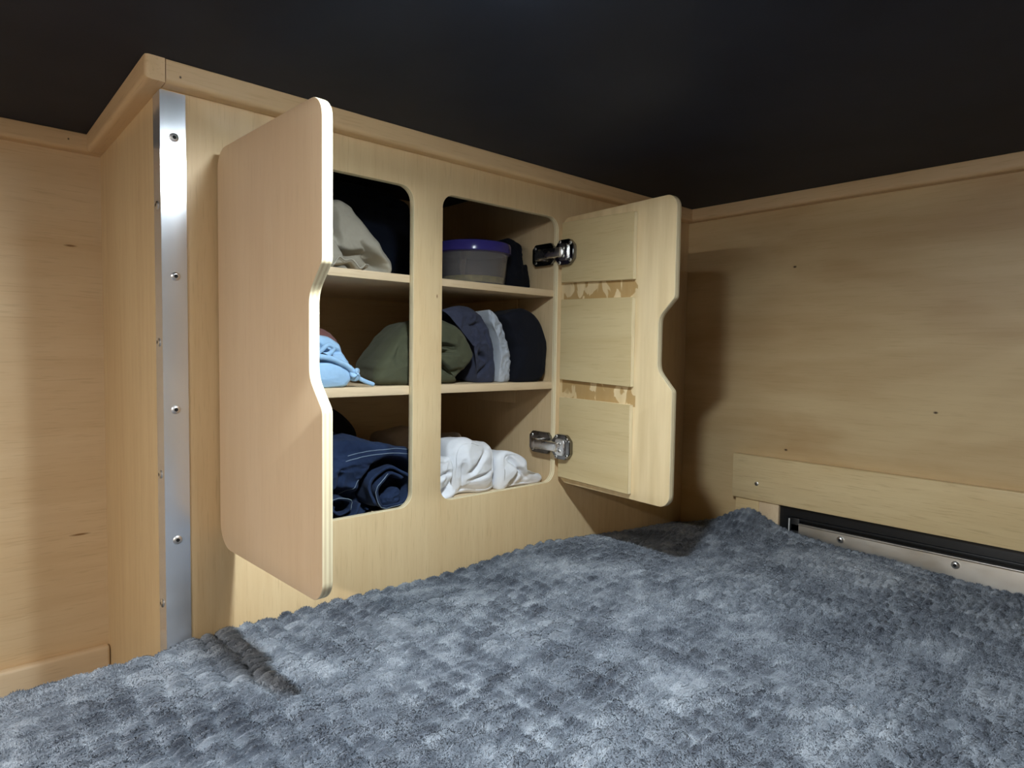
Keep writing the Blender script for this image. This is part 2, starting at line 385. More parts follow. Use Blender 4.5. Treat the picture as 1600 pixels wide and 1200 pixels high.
# corner guard
bm = bmesh.new(); prof = [(-0.0016, -0.0016), (0.0255, -0.0016), (0.0255, 0.0), (0.0, 0.0), (0.0, 0.0300), (-0.0016, 0.0300)]
z0, z1 = FLOOR, 0.3030
lo = [bm.verts.new((x, y, z0)) for x, y in prof]; hi = [bm.verts.new((x, y, z1)) for x, y in prof]
for i in range(6): bm.faces.new((lo[i], lo[(i+1) % 6], hi[(i+1) % 6], hi[i]))
bm.faces.new(lo); bm.faces.new(hi)
bmesh.ops.bevel(bm, geom=[e for e in bm.edges if abs(e.verts[0].co.z-e.verts[1].co.z) > 0.1], offset=0.0005, segments=2, affect='EDGES')
cg = cl(from_bm('corner_guard', bm, MALU, cab, 40)); cg['label'] = 'brushed aluminium corner angle with screws'
def sub(o, parts_of):   # sub-part of a part whose geometry is in cabinet coordinates
    o.parent = parts_of; o.matrix_parent_inverse = Matrix.Identity(4); return o
for x, z in ((0.0128, 0.252), (0.0128, 0.0935), (0.0112, -0.0621), (0.0113, -0.2172), (0.0113, -0.373)):
    sub(screw('screw', (x, -0.0015, z), '-Y', None, 0.0050, 0.0022), cg)
for y, z in ((0.0145, 0.1754), (0.0150, 0.0165), (0.0160, -0.14), (0.0160, -0.2958)):
    sub(screw('screw', (-0.0015, y, z), '-X', None, 0.0050, 0.0022), cg)

# doors: local x along the door from the hinge edge, y through the thickness, z up
def door_outline(w, zb, zt, r, rh, nd, n0, n1, n2, n3):
    """rounded corners, finger notch on the free edge (between z n0<n1<n2<n3)"""
    p = arc(rh, zb+rh, rh, 180, 270, 8) + arc(w-r, zb+r, r, 270, 360, 8)
    def soft(c, k=0.004):   # rounded polyline corners for the notch
        pts = [np.array(q) for q in c]; out = []
        for i in range(1, len(pts)-1):
            a = (pts[i-1]-pts[i]); b = (pts[i+1]-pts[i]); a = a/np.linalg.norm(a); b = b/np.linalg.norm(b)
            kk = k if i in (1, 4) else 0.011
            for t in np.linspace(0, 1, 6):
                out.append(tuple((1-t)**2*(pts[i]+a*kk)+2*t*(1-t)*pts[i]+t*t*(pts[i]+b*kk)))
        return out
    p += soft([(w, zb+r), (w, n0), (w-nd, n1), (w-nd, n2), (w, n3), (w, zt-r)])
    p += arc(w-r, zt-r, r, 0, 90, 8) + arc(rh*0.8, zt-rh*0.8, rh*0.8, 90, 180, 8)
    return p
def make_door(hx, hy, ang, outline, inner, label):
    d = plate('door', [outline], 0.0, FT, [MDOOR, MEDGE, MDIN], cab, 0.0012, face_mats=((2, 0) if inner == 0 else (0, 2)))
    d.matrix_parent_inverse = Matrix.Translation(-cab.location)
    d.location = (hx, hy, 0); d.rotation_euler = (0, 0, ang); d['label'] = label
    return d
dl = make_door(0.0592, -0.0030, -math.radians(87), door_outline(0.2545, -0.2330, 0.2475, 0.021, 0.030, 0.0255, -0.046, -0.016, 0.066, 0.094), 1,
               'left plywood door swung open, smooth outer face showing')
dr = make_door(0.6600, -0.0008, -math.radians(94), door_outline(0.2570, -0.2290, 0.2555, 0.020, 0.024, 0.0300, -0.046, -0.014, 0.068, 0.098), 0,
               'right plywood door swung open, inner face with three square pads')
def pads(door, y0, y1, zs, x0=0.009, x1=0.180):
    for (a, b, tilt) in zs:
        bm = bmesh.new(); bbox(bm, x0, x1, y0, y1, a, b, 0.0)
        for v in bm.verts: v.co.z += tilt*(v.co.x-0.09)
        for f in bm.faces: f.material_index = 0 if abs(f.normal.y) > 0.9 else 1
        es = list(bm.edges); bmesh.ops.bevel(bm, geom=es, offset=0.0007, segments=1, affect='EDGES')
        p = from_bm('pad', bm, [MPAD, MEDGE], None, 40); p.parent = door
pads(dr, -0.0085, 0.0, ((0.1345, 0.2425, -0.04), (-0.0405, 0.1050, -0.03), (-0.2185, -0.0715, -0.01)))
pads(dl, FT, FT+0.0085, ((0.1345, 0.2425, 0), (-0.0405, 0.1050, 0), (-0.2185, -0.0715, 0)))

# hinges
def octa(a0, a1, z0, z1, c):
    return [(a0+c, z0), (a1-c, z0), (a1, z0+c), (a1, z1-c), (a1-c, z1), (a0+c, z1), (a0, z1-c), (a0, z0+c)]
def yz_plate(name, poly, x0, x1, mat, parent, bev=0.0008):
    bm = bmesh.new(); a = [bm.verts.new((x0, y, z)) for y, z in poly]; b = [bm.verts.new((x1, y, z)) for y, z in poly]; n = len(poly)
    for i in range(n): bm.faces.new((a[i], a[(i+1) % n], b[(i+1) % n], b[i]))
    bm.faces.new(a); bm.faces.new(b)
    bmesh.ops.bevel(bm, geom=list(bm.edges), offset=bev, segments=2, affect='EDGES')
    return from_bm(name, bm, mat, parent, 40)
def hinge(zc, side=1):
    """right-hand hinge in world coordinates at the opening edge; side -1 mirrors it for the left door"""
    parts = []
    # body: U-shaped arm running from the frame to the door
    bm = bmesh.new()
    bbox(bm, 0.630, 0.6480, -0.0240, 0.0330, zc-0.0085, zc+0.0085, 0.0020)
    bbox(bm, 0.6330, 0.6510, 0.0300, 0.0440, zc-0.0100, zc+0.0100, 0.0015)
    body = from_bm('hinge', bm, MSTEEL, None, 40)
    parts.append(yz_plate('frame_plate', octa(0.006, 0.062, zc-0.0185, zc+0.0215, 0.008), 0.6450, 0.6515, MDARKST, None))
    parts.append(yz_plate('door_plate', octa(-0.0490, -0.0040, zc-0.0225, zc+0.0225, 0.011), 0.6385, 0.6485, MDARKST, None, 0.0015))
    parts.append(yz_plate('knuckle', octa(-0.0380, -0.0150, zc-0.0150, zc+0.0150, 0.004), 0.6350, 0.6420, MSTEEL, None, 0.0012))
    for y, z in ((-0.0420, 0.0150), (-0.0420, -0.0150), (-0.0280, 0.006), (-0.0280, -0.007), (-0.0160, 0.0185), (-0.0160, -0.0185)):
        parts.append(screw('screw', (0.6388 if abs(z) > 0.01 else 0.6353, y, zc+z), '-X', None, 0.0034, 0.0018))
    for y, z in ((0.054, 0.014), (0.052, -0.012)):
        parts.append(screw('screw', (0.6452, y, zc+z), '-X', None, 0.0034, 0.0018))
    if side < 0:
        for o in [body]+parts:
            me = o.data
            for v in me.vertices: v.co.x = (XC+XL) - v.co.x - 0.004
            me.flip_normals()
    body.parent = cab; cl(body); body['label'] = 'nickel cabinet hinge'
    for p in parts: sub(p, body)
hinge(0.1900); hinge(-0.1600); hinge(0.1900, -1); hinge(-0.1600, -1)

# ------------------------------------------------------------------ ceiling lamp and added fill batten
def puck(xy, mat, label):
    t = thing('ceiling_light', label, 'light', (xy[0], xy[1], ZC))
    lathe('ceiling_glow_ring', [(0.0335, 0.0), (0.0335, 0.008), (0.030, 0.008)], MRING, t, 40, '-Z')  # emissive ring added so the ceiling near the lamp glows
    lathe('housing', [(0.0335, 0.0075), (0.0335, 0.0125), (0.0325, 0.0135), (0.0275, 0.0135), (0.0266, 0.0128), (0.0262, 0.0082)], MWHITE, t, 40, '-Z')
    lathe('diffuser', [(0.0264, 0.0078), (0.0264, 0.0086), (0.0200, 0.0089), (0.010, 0.0090)], mat, t, 40, '-Z')
    return t
puck(LAMP, MLAMP, 'small round white lamp fixed to the black ceiling over the bed')
bt = thing('fill_batten', 'unseen warm batten lamp added on the black ceiling as fill light', 'light', (FILL_LAMP[0], FILL_LAMP[1], ZC))
bm = bmesh.new(); bbox(bm, -0.030, 0.030, -0.31, 0.31, -0.012, 0.0, 0.003); from_bm('housing', bm, MWHITE, bt, 40)
bm = bmesh.new(); n_ = 20; rows = []
for y_ in (-0.30, 0.30): rows.append([bm.verts.new((0.026*math.cos(math.pi*i/n_), y_, -0.012-0.007*math.sin(math.pi*i/n_))) for i in range(n_+1)])
for i in range(n_): bm.faces.new((rows[0][i], rows[0][i+1], rows[1][i+1], rows[1][i]))
bm.faces.new(rows[0]); bm.faces.new(rows[1]); bm.faces.new((rows[0][0], rows[0][-1], rows[1][-1], rows[1][0]))
from_bm('diffuser', bm, MFILL, bt, 40)

# ------------------------------------------------------------------ numpy noise
def _h(ix, iy, iz, seed):
    n = (ix*374761393 + iy*668265263 + iz*2147483647 + seed*974634777).astype(np.int64) & 0x7fffffff
    n = ((n ^ (n >> 13))*1274126177) & 0x7fffffff
    return ((n ^ (n >> 16)) & 0xffff)/65535.0
def vnoise(p, seed=0):
    p = np.asarray(p, float); i = np.floor(p).astype(np.int64); f = p-i; f = f*f*(3-2*f); o = 0
    for dx in (0, 1):
        for dy in (0, 1):
            for dz in (0, 1):
                wgt = (f[..., 0] if dx else 1-f[..., 0])*(f[..., 1] if dy else 1-f[..., 1])*(f[..., 2] if dz else 1-f[..., 2])
                o = o+wgt*_h(i[..., 0]+dx, i[..., 1]+dy, i[..., 2]+dz, seed)
    return o*2-1
def fbm(p, seed=0, oct=4):
    s = 0; a = 1.0; q = np.asarray(p, float)
    for k in range(oct): s = s+a*vnoise(q*(2**k)+k*7.3, seed+k); a *= 0.5
    return s
def ridge(p, seed=0, oct=3):
    s = 0; a = 1.0; q = np.asarray(p, float)
    for k in range(oct): s = s+a*(1-2*np.abs(vnoise(q*(2**k)+k*3.1, seed+k))); a *= 0.5
    return s
def crumple(p, lam, seed, n=5):
    """origami-like facets with sharp creases"""
    rng = np.random.RandomState(seed); s = 0
    for k in range(n):
        d = rng.normal(size=3); d /= np.linalg.norm(d); l = lam*(0.6+0.9*rng.rand())
        t = (p@d)/l+rng.rand()+0.25*vnoise(p/(lam*1.7), seed+k); s = s+np.abs((t % 1.0)-0.5)*4-1
    return s/n

def lump(name, x0, x1, y0, y1, z0, z1, mat, parent=None, ez=0.7, ey=0.7, fn=None, nu=72, nv=56, flat=True):
    """closed soft bundle; pole axis is y so the -y cap faces the room"""
    c = np.array([(x0+x1)/2, (y0+y1)/2, (z0+z1)/2]); h = np.array([(x1-x0)/2, (y1-y0)/2, (z1-z0)/2])
    th = np.linspace(-math.pi/2+0.012, math.pi/2-0.012, nv); ph = np.linspace(0, 2*math.pi, nu, endpoint=False)
    T, P_ = np.meshgrid(th, ph, indexing='ij')
    sp = lambda a, e: np.sign(a)*np.abs(a)**e
    cx = sp(np.cos(T), ey)*sp(np.cos(P_), ez); cz = sp(np.cos(T), ey)*sp(np.sin(P_), ez); cy = sp(np.sin(T), ey)
    u = np.stack([cx, cy, cz], -1); nrm = np.stack([cx/h[0], cy/h[1], cz/h[2]], -1); nrm /= np.linalg.norm(nrm, axis=-1, keepdims=True)+1e-9
    p = c+u*h
    if fn is not None: p = fn(p, u, nrm, T, P_)
    if flat: p[..., 2] = np.maximum(p[..., 2], z0+0.0004)
    v = p.reshape(-1, 3); faces = []
    for i in range(nv-1):
        for k in range(nu): faces.append((i*nu+k, i*nu+(k+1) % nu, (i+1)*nu+(k+1) % nu, (i+1)*nu+k))
    faces.append(tuple(range(nu))[::-1]); faces.append(tuple((nv-1)*nu+k for k in range(nu)))
    return raw(name, v, faces, mat, parent, True)
def folds(amp, freq, seed, spiral=0.0, pitch=0.3, squash=(1, 1, 1)):
    def fn(p, u, n, T, P_):
        d = amp*0.55*ridge(p*np.array(squash)*freq, seed)-amp*0.3
        d = d+amp*0.35*fbm(p*freq*2.3, seed+9)
        if spiral:
            r = np.sqrt(u[..., 0]**2+u[..., 2]**2); a = np.arctan2(u[..., 2], u[..., 0])
            f = ((r+0.05*vnoise(p*freq*0.8, seed+5))/pitch-a/(2*math.pi)) % 1.0
            g = np.exp(-(np.minimum(f, 1-f)/0.13)**2)
            front = np.clip((-u[..., 1]-0.55)/0.3, 0, 1)*np.clip((r-0.12)/0.1, 0, 1)
            d = d-spiral*g*front
        return p+n*d[..., None]
    return fn

# ------------------------------------------------------------------ cloth and things in the cubbies
F_NAVYDK = fabric('fabric_near_black_navy', (0.009, 0.013, 0.026), sheen=0.03)
F_TAN = fabric('fabric_tan_canvas', (0.40, 0.37, 0.30), (0.34, 0.31, 0.25), sheen=0.1)
F_BLACK = fabric('fabric_black', (0.006, 0.007, 0.012), sheen=0.02)
F_BLUE = fabric('fabric_light_blue', (0.36, 0.56, 0.78), (0.30, 0.49, 0.72), sheen=0.2)
F_ROSE = fabric('fabric_dusty_rose', (0.30, 0.13, 0.12), sheen=0.2)
F_OLIVE = fabric('fabric_olive', (0.085, 0.088, 0.052), (0.062, 0.066, 0.040), sheen=0.05)
F_SLATE = fabric('fabric_slate_navy', (0.042, 0.047, 0.078), (0.030, 0.034, 0.058), sheen=0.05)
F_GREY = fabric('fabric_pale_grey', (0.42, 0.45, 0.50), (0.32, 0.35, 0.40), sheen=0.1)
F_DENIM = fabric('fabric_denim', (0.020, 0.036, 0.085), (0.008, 0.016, 0.044), sc=22, weave=1600, sheen=0.03)
F_STITCH = fabric('pale_stitch', (0.22, 0.28, 0.36), sheen=0.0)
F_WHITE = fabric('fabric_white_cotton', (0.84, 0.86, 0.90), (0.78, 0.80, 0.85), sheen=0.05, bumpy=0.1)
F_PINKW = fabric('fabric_blush_white', (0.62, 0.52, 0.46), sheen=0.05)

def smooth_closed(pts, per=6):
    c = [np.array(p, float) for p in pts]; n = len(c); out = []
    for i in range(n):
        a, b, d, e = c[i-1], c[i], c[(i+1) % n], c[(i+2) % n]
        for k in range(per):
            t = k/per; out.append(0.5*(2*b+(d-a)*t+(2*a-5*b+4*d-e)*t*t+(3*b-a-3*d+e)*t**3))
    return np.array(out)
def bundle(name, outline, y0, y1, mat, parent=None, fn=None, bulge=0.010, rr=0.018, zmin=None, nf=26, per=8, back=0.9):
    """soft bundle with a given front outline (x, z), running back in depth from y0 to y1"""
    ol = smooth_closed(outline, per); c = np.array([(ol[:, 0].min()+ol[:, 0].max())/2, (ol[:, 1].min()+ol[:, 1].max())/2]); nu = len(ol)
    prof = []
    for t in np.linspace(0.02, 0.80, nf): prof.append((t, y0+bulge*(t/0.8)**2))
    for a in np.linspace(0, math.pi/2, 10)[1:]: prof.append((0.80+0.20*math.sin(a), y0+bulge+rr*(1-math.cos(a))))
    yb = y0+bulge+rr
    for t in np.linspace(0, 1, 22)[1:]: prof.append((1.0-(1-back)*t, yb+(y1-0.015-yb)*t))
    for a in np.linspace(0, math.pi/2, 6)[1:]: prof.append((back*(0.02+0.98*math.cos(a)), y1-0.015+0.015*math.sin(a)))
    p = np.zeros((len(prof), nu, 3))
    for i, (r, y) in enumerate(prof):
        p[i, :, 0] = c[0]+(ol[:, 0]-c[0])*r; p[i, :, 2] = c[1]+(ol[:, 1]-c[1])*r; p[i, :, 1] = y
    du = np.roll(p, -1, 1)-np.roll(p, 1, 1); dv = np.gradient(p, axis=0); n = np.cross(du, dv); n /= np.linalg.norm(n, axis=-1, keepdims=True)+1e-12
    cc = np.array([c[0], (y0+y1)/2, c[1]])
    if np.sum((p-cc)*n) < 0: n = -n
    if fn is not None: p = fn(p, n)
    if zmin is not None: p[..., 2] = np.maximum(p[..., 2], zmin+0.0004)
    p[..., 1] = np.maximum(p[..., 1], FT+0.0008)
    nv = len(prof); v = p.reshape(-1, 3); faces = []
    for i in range(nv-1):
        for k in range(nu): faces.append((i*nu+k, i*nu+(k+1) % nu, (i+1)*nu+(k+1) % nu, (i+1)*nu+k))
    faces.append(tuple(range(nu))[::-1]); faces.append(tuple((nv-1)*nu+k for k in range(nu)))
    bm = bmesh.new(); vv = [bm.verts.new(q) for q in v]
    for f in faces: bm.faces.new([vv[i] for i in f])
    return from_bm(name, bm, mat, parent, 180)
def wrinkle(amp, freq, seed, squash=(1, 1, 1), side=0.4):
    def fn(p, n):
        d = amp*(0.6*ridge(p*np.array(squash)*freq, seed)-0.35)+amp*0.3*fbm(p*freq*2.2, seed+9)
        front = np.clip(-n[..., 1], 0, 1); d = d*(side+(1-side)*front)
        return p+n*d[..., None]
    return fn
def creases(lines, base=None):
    """lines: (x0, z0, x1, z1, depth, width) grooves pressed into the front"""
    def fn(p, n):
        if base is not None: p = base(p, n)
        for (x0, z0, x1, z1, dep, wd) in lines:
            a = np.array([x0, z0]); b = np.array([x1, z1]); q = p[..., [0, 2]]; t = np.clip(((q-a)@(b-a))/((b-a)@(b-a)), 0, 1)
            wob = 0.004*vnoise(p*60, int(abs(x0)*1e4) % 97)
            d = np.linalg.norm(q-(a+t[..., None]*(b-a)), axis=-1)+wob*0.6
            taper = np.sin(np.pi*np.clip(t, 0.04, 0.96))**0.5
            p = p.copy(); p[..., 1] += dep*taper*np.exp(-(d/wd)**2)*np.clip(-n[..., 1], 0, 1)
        return p
    return fn

# top left cubby: dark garment pile behind, tan trousers in front
tag(lump('dark_garment', 0.190, 0.480, 0.172, 0.350, S1, 0.300, F_NAVYDK, None, 0.45, 0.6, folds(0.012, 16, 3)),
    'near-black navy garment heaped behind the tan trousers on the top shelf', 'clothing')
T_ = thing('folded_trousers', 'tan canvas trousers folded into a wedge on the top shelf', 'trousers', (0.24, 0.09, S1))
def tan_fn(p, n):
    d = 0.004*ridge(p*np.array([12, 8, 14]), 31)+0.0015*fbm(p*40, 5)
    p = p+n*d[..., None]
    x, z = p[..., 0], p[..., 2]; front = np.clip(-n[..., 1], 0, 1)**0.5
    # upper flap overhangs the lower layer along a curved lip
    lip = S1+0.030-0.16*(x-0.262)+0.004*np.sin(x*95)
    under = 1/(1+np.exp(np.clip((z-lip)/0.0012, -40, 40)))
    p[..., 1] += 0.022*under*front*np.clip((0.322-x)/0.02, 0, 1)
    # rolled right border
    e = (0.3283-x)+(z-0.140)*-0.80
    p[..., 1] -= 0.008*np.exp(-((e-0.014)/0.010)**2)*front*np.clip((0.2-z)/0.03, 0, 1)
    return p
local(bundle('trouser_leg', [(0.170, 0.1700), (0.2053, 0.2020), (0.2225, 0.2160), (0.2372, 0.2251), (0.2521, 0.2213), (0.2696, 0.2057), (0.2854, 0.1893), (0.3037, 0.1681), (0.3203, 0.1519), (0.3283, 0.1401), (0.3205, 0.1287), (0.2963, 0.1258), (0.2646, 0.1258), (0.170, 0.1258)],
    0.034, 0.150, F_TAN, T_, creases([(0.228, 0.212, 0.236, 0.158, 0.016, 0.004), (0.272, 0.168, 0.290, 0.152, 0.012, 0.003), (0.283, 0.150, 0.318, 0.133, 0.016, 0.0035)], tan_fn), 0.006, 0.014, S1, 44, 14), T_)
local(bundle('folded_cuff', [(0.175, S1+0.004), (0.170, 0.150), (0.195, 0.163), (0.222, 0.164), (0.236, 0.150), (0.240, 0.138), (0.234, S1+0.006)], 0.020, 0.040, F_TAN, T_, wrinkle(0.003, 30, 12), 0.004, 0.008, S1), T_)
# wavy open hem at the bottom, pale piping along its edge
xs = np.linspace(0.175, 0.275, 90); top = [(x, 0.0170+0.003*math.sin(x*140), S1+0.0100+0.0052*math.sin((x-0.175)*120+0.5)+0.0028*math.sin(x*310)) for x in xs]
verts = []; faces = []
for (x, y, z) in top:
    verts += [(x, y, max(z, S1+0.001)), (x+0.004, y+0.03, max(z-0.003, S1+0.001)), (x+0.004, y+0.031, max(z-0.0055, S1+0.0004)), (x, y+0.0008, max(z-0.0028, S1+0.0004))]
for i in range(len(top)-1):
    for k in range(4): faces.append((i*4+k, i*4+(k+1) % 4, (i+1)*4+(k+1) % 4, (i+1)*4+k))
local(raw('hem_fold', verts, faces, F_TAN, T_, True), T_)
local(tube('hem_piping', [(x, y-0.0005, max(z, S1+0.0016)) for x, y, z in top], 0.0011, F_TAN, T_, 8), T_)

# top right cubby: food tub, black garment
tub = thing('food_container', 'clear round plastic tub with a purple lid on the top shelf', 'container', (0.5200, 0.0830, S1+0.0004))
def clear(name, col, rough, tr):
    m, nt, b = new_mat(name); b.inputs['Base Color'].default_value = (*col, 1); b.inputs['Roughness'].default_value = rough
    b.inputs['Transmission Weight'].default_value = tr; b.inputs['IOR'].default_value = 1.3
    n = N(nt, 'ShaderNodeTexNoise', Scale=60.0); L(nt, coords(nt), n.inputs['Vector']); bump(nt, b, n.outputs['Fac'], 0.05, 0.001); return m
MTUB = clear('clear_plastic', (0.85, 0.82, 0.84), 0.06, 0.92); MLID = clear('purple_plastic', (0.05, 0.04, 0.22), 0.18, 0.25)
MFOOD = plain('yellow_contents', srgb(150, 140, 70), 0.6, noise=0.3, nscale=(90, 90, 90))
lathe('tub', [(0.0540, 0.0), (0.0565, 0.002), (0.0620, 0.054), (0.0645, 0.0555), (0.0645, 0.0585), (0.0615, 0.0585), (0.0595, 0.053), (0.0545, 0.0040), (0.0525, 0.003)], MTUB, tub, 56)
lathe('lid', [(0.0660, 0.0560), (0.0675, 0.0575), (0.0675, 0.0690), (0.0660, 0.0730), (0.0625, 0.0745), (0.0570, 0.0745), (0.0555, 0.0725), (0.048, 0.0722), (0.02, 0.0722)], MLID, tub, 56)
lathe('contents', [(0.0520, 0.0046), (0.0535, 0.010), (0.0545, 0.0150), (0.0480, 0.0160), (0.02, 0.0155)], MFOOD, tub, 48)
tag(bundle('black_garment', [(0.590, S1), (0.590, 0.198), (0.599, 0.222), (0.618, 0.219), (0.630, 0.210), (0.629, 0.193), (0.635, 0.176), (0.642, 0.176), (0.6470, 0.160), (0.6480, S1)], 0.066, 0.210, F_BLACK, None, wrinkle(0.005, 30, 44, side=0.1), 0.006, 0.012, S1),
    'black cloth heap squeezed beside the purple-lidded tub', 'clothing')
tag(lump('dark_cloth', 0.485, 0.580, 0.175, 0.300, S1, 0.205, F_BLACK, None, 0.7, 0.7, folds(0.006, 26, 44)), 'crumpled dark cloth behind the purple-lidded tub', 'clothing')

# middle shelf
tag(lump('rose_garment', 0.180, 0.288, 0.112, 0.240, S3, 0.046, F_ROSE, None, 0.8, 0.7, folds(0.006, 24, 8)),
    'dusty rose cloth showing behind the light blue garment', 'clothing')
bl = thing('blue_hoodie', 'light blue garment with a knotted drawstring on the middle shelf', 'clothing', (0.2, 0.06, S3))
local(bundle('lower_fold', [(0.130, S3), (0.130, -0.012), (0.165, -0.005), (0.1995, -0.0060), (0.2186, -0.0060), (0.2383, -0.0120), (0.2503, -0.0237), (0.2473, -0.0366), (0.2284, S3)], 0.014, 0.095, F_BLUE, bl, wrinkle(0.002, 22, 2), 0.004, 0.012, S3), bl)
local(bundle('upper_fold', [(0.130, -0.010), (0.130, 0.020), (0.170, 0.030), (0.2099, 0.0305), (0.2265, 0.0280), (0.2394, 0.0190), (0.2430, 0.0094), (0.2480, 0.0010), (0.2540, -0.0092), (0.2500, -0.0180), (0.200, -0.008)], 0.026, 0.100, F_BLUE, bl,
    creases([(0.15, 0.006, 0.243, 0.006, 0.010, 0.003), (0.20, 0.02, 0.215, 0.004, 0.006, 0.003)], wrinkle(0.003, 30, 6)), 0.005, 0.014), bl)
cord = smooth_path([(0.165, 0.018, -0.001), (0.190, 0.015, 0.001), (0.215, 0.015, -0.002), (0.240, 0.017, -0.0125), (0.250, 0.019, -0.020)])
local(tube('drawstring', cord, [0.0042]*len(cord), F_BLUE, bl), bl)
def knotfn(p, u, n, T, P_): return p+n*(0.0016*np.sin(P_*3+u[..., 1]*4))[..., None]
local(lump('knot', 0.246, 0.261, 0.0125, 0.028, S3+0.010, S3+0.028, F_BLUE, bl, 0.9, 0.9, knotfn, 32, 24, False), bl)
tip = smooth_path([(0.255, 0.020, S3+0.016), (0.268, 0.018, S3+0.009), (0.283, 0.0155, S3+0.0032)])
local(tube('drawstring', tip, [0.0032]*(len(tip)-1)+[0.0022], F_BLUE, bl), bl)
bow = smooth_path([(0.190, 0.020, 0.002), (0.199, 0.016, 0.008), (0.210, 0.0155, 0.017), (0.219, 0.016, 0.013), (0.213, 0.017, 0.005), (0.199, 0.018, 0.003)])
local(tube('bow', bow, 0.0032, F_BLUE, bl), bl)
local(tube('cord_tip', smooth_path([(0.199, 0.016, 0.005), (0.207, 0.0145, 0.002), (0.213, 0.0145, -0.003)]), 0.0022, F_NAVYDK, bl), bl)
tag(bundle('olive_garment', [(0.312, S3), (0.302, -0.0203), (0.310, -0.0040), (0.328, 0.0200), (0.348, 0.0420), (0.3720, 0.0580), (0.4110, 0.0640), (0.4447, 0.0550), (0.4664, 0.0390), (0.4830, 0.0121), (0.4850, 0.0013), (0.4726, -0.0139), (0.4486, -0.0351), (0.4400, S3)], 0.022, 0.140, F_OLIVE, None,
    creases([(0.405, 0.022, 0.440, 0.015, 0.012, 0.0030), (0.400, 0.008, 0.442, 0.010, 0.012, 0.0030), (0.402, 0.000, 0.432, -0.026, 0.012, 0.0035), (0.43, -0.025, 0.46, -0.020, 0.007, 0.0025), (0.33, -0.01, 0.34, 0.03, 0.006, 0.005)], wrinkle(0.004, 24, 15)), 0.006, 0.020, S3, 40, 14),
    'rolled olive green garment lying across the middle of the shelf', 'clothing')
tag(bundle('slate_garment', [(0.4260, 0.0770), (0.4394, 0.0830), (0.4640, 0.0880), (0.4900, 0.0835), (0.5120, 0.0656), (0.5260, 0.0439), (0.5350, 0.0104), (0.5365, S3), (0.4980, S3), (0.4970, 0.000), (0.4925, 0.0310), (0.4760, 0.0580), (0.4480, 0.0735)], 0.032, 0.115, F_SLATE, None,
    creases([(0.46, 0.050, 0.500, 0.058, 0.010, 0.003), (0.498, 0.010, 0.512, -0.004, 0.014, 0.004), (0.51, 0.045, 0.52, 0.02, 0.006, 0.003), (0.495, -0.03, 0.525, -0.005, 0.008, 0.003)], wrinkle(0.0045, 34, 18, side=0.1)), 0.004, 0.012, S3, 36, 14),
    'slate blue rolled garment between the olive and pale grey ones', 'clothing')
tag(bundle('grey_garment', [(0.5200, 0.0820), (0.5285, 0.0820), (0.5400, 0.0690), (0.5532, 0.0500), (0.5580, 0.0356), (0.5680, 0.0164), (0.5690, -0.0031), (0.5690, -0.0296), (0.5670, S3), (0.5430, S3), (0.5425, 0.0100), (0.5330, 0.0450), (0.5220, 0.0640)], 0.030, 0.210, F_GREY, None, wrinkle(0.0035, 60, 25, side=0.05), 0.003, 0.008, S3, 30, 14),
    'thin pale grey rolled garment beside the black roll', 'clothing')
tag(bundle('black_roll', [(0.5470, 0.0730), (0.5600, 0.0820), (0.5875, 0.0895), (0.6130, 0.0830), (0.6330, 0.0660), (0.6460, 0.0400), (0.6515, 0.0118), (0.6480, -0.0200), (0.6330, S3), (0.5735, S3), (0.5730, 0.000), (0.5715, 0.020), (0.5620, 0.0370), (0.5570, 0.0530)], 0.0135, 0.200, F_BLACK, None, wrinkle(0.0025, 20, 29, side=0.05), 0.006, 0.014, S3, 30, 10),
    'plump black rolled garment at the end of the middle shelf', 'clothing')

# bottom cubbies: jeans left, white cloths right
tag(lump('dark_shirt', 0.150, 0.375, 0.190, 0.345, CFLOOR, -0.086, F_BLACK, None, 0.9, 0.7, folds(0.006, 18, 33)),
    'black cloth bunched behind the rolled blue jeans', 'clothing')
J = thing('rolled_jeans', 'dark blue denim jeans rolled up in the bottom cubby', 'jeans', (0.29, 0.10, CFLOOR))
def jean(p, n):
    p = p+n*(0.0045*ridge(p*np.array([16, 8, 22]), 51)+0.0015*fbm(p*48, 2))[..., None]
    x, z = p[..., 0], p[..., 2]; front = np.clip(-n[..., 1], 0, 1)
    r2 = ((x-0.316)/0.050)**2+((z+0.203)/0.046)**2
    p[..., 1] += 0.040*(1/(1+np.exp(np.clip((r2-1)*9, -40, 40))))*front     # hollow holding the rolled leg
    r3 = ((x-0.232)/0.042)**2+((z+0.222)/0.030)**2
    p[..., 1] += 0.026*(1/(1+np.exp(np.clip((r3-1)*9, -40, 40))))*front
    return p
local(bundle('waist_fold', [(0.140, CFLOOR), (0.140, -0.170), (0.1965, -0.1440), (0.2157, -0.1327), (0.2405, -0.1266), (0.2661, -0.1251), (0.2928, -0.1264), (0.3171, -0.1314), (0.3377, -0.1421), (0.3600, -0.1560), (0.3700, -0.2037), (0.3620, CFLOOR)], 0.020, 0.180, F_DENIM, J,
    creases([(0.235, -0.165, 0.225, -0.205, 0.010, 0.004), (0.25, -0.16, 0.33, -0.165, 0.004, 0.004)], jean), 0.006, 0.022, CFLOOR, 44, 12), J)
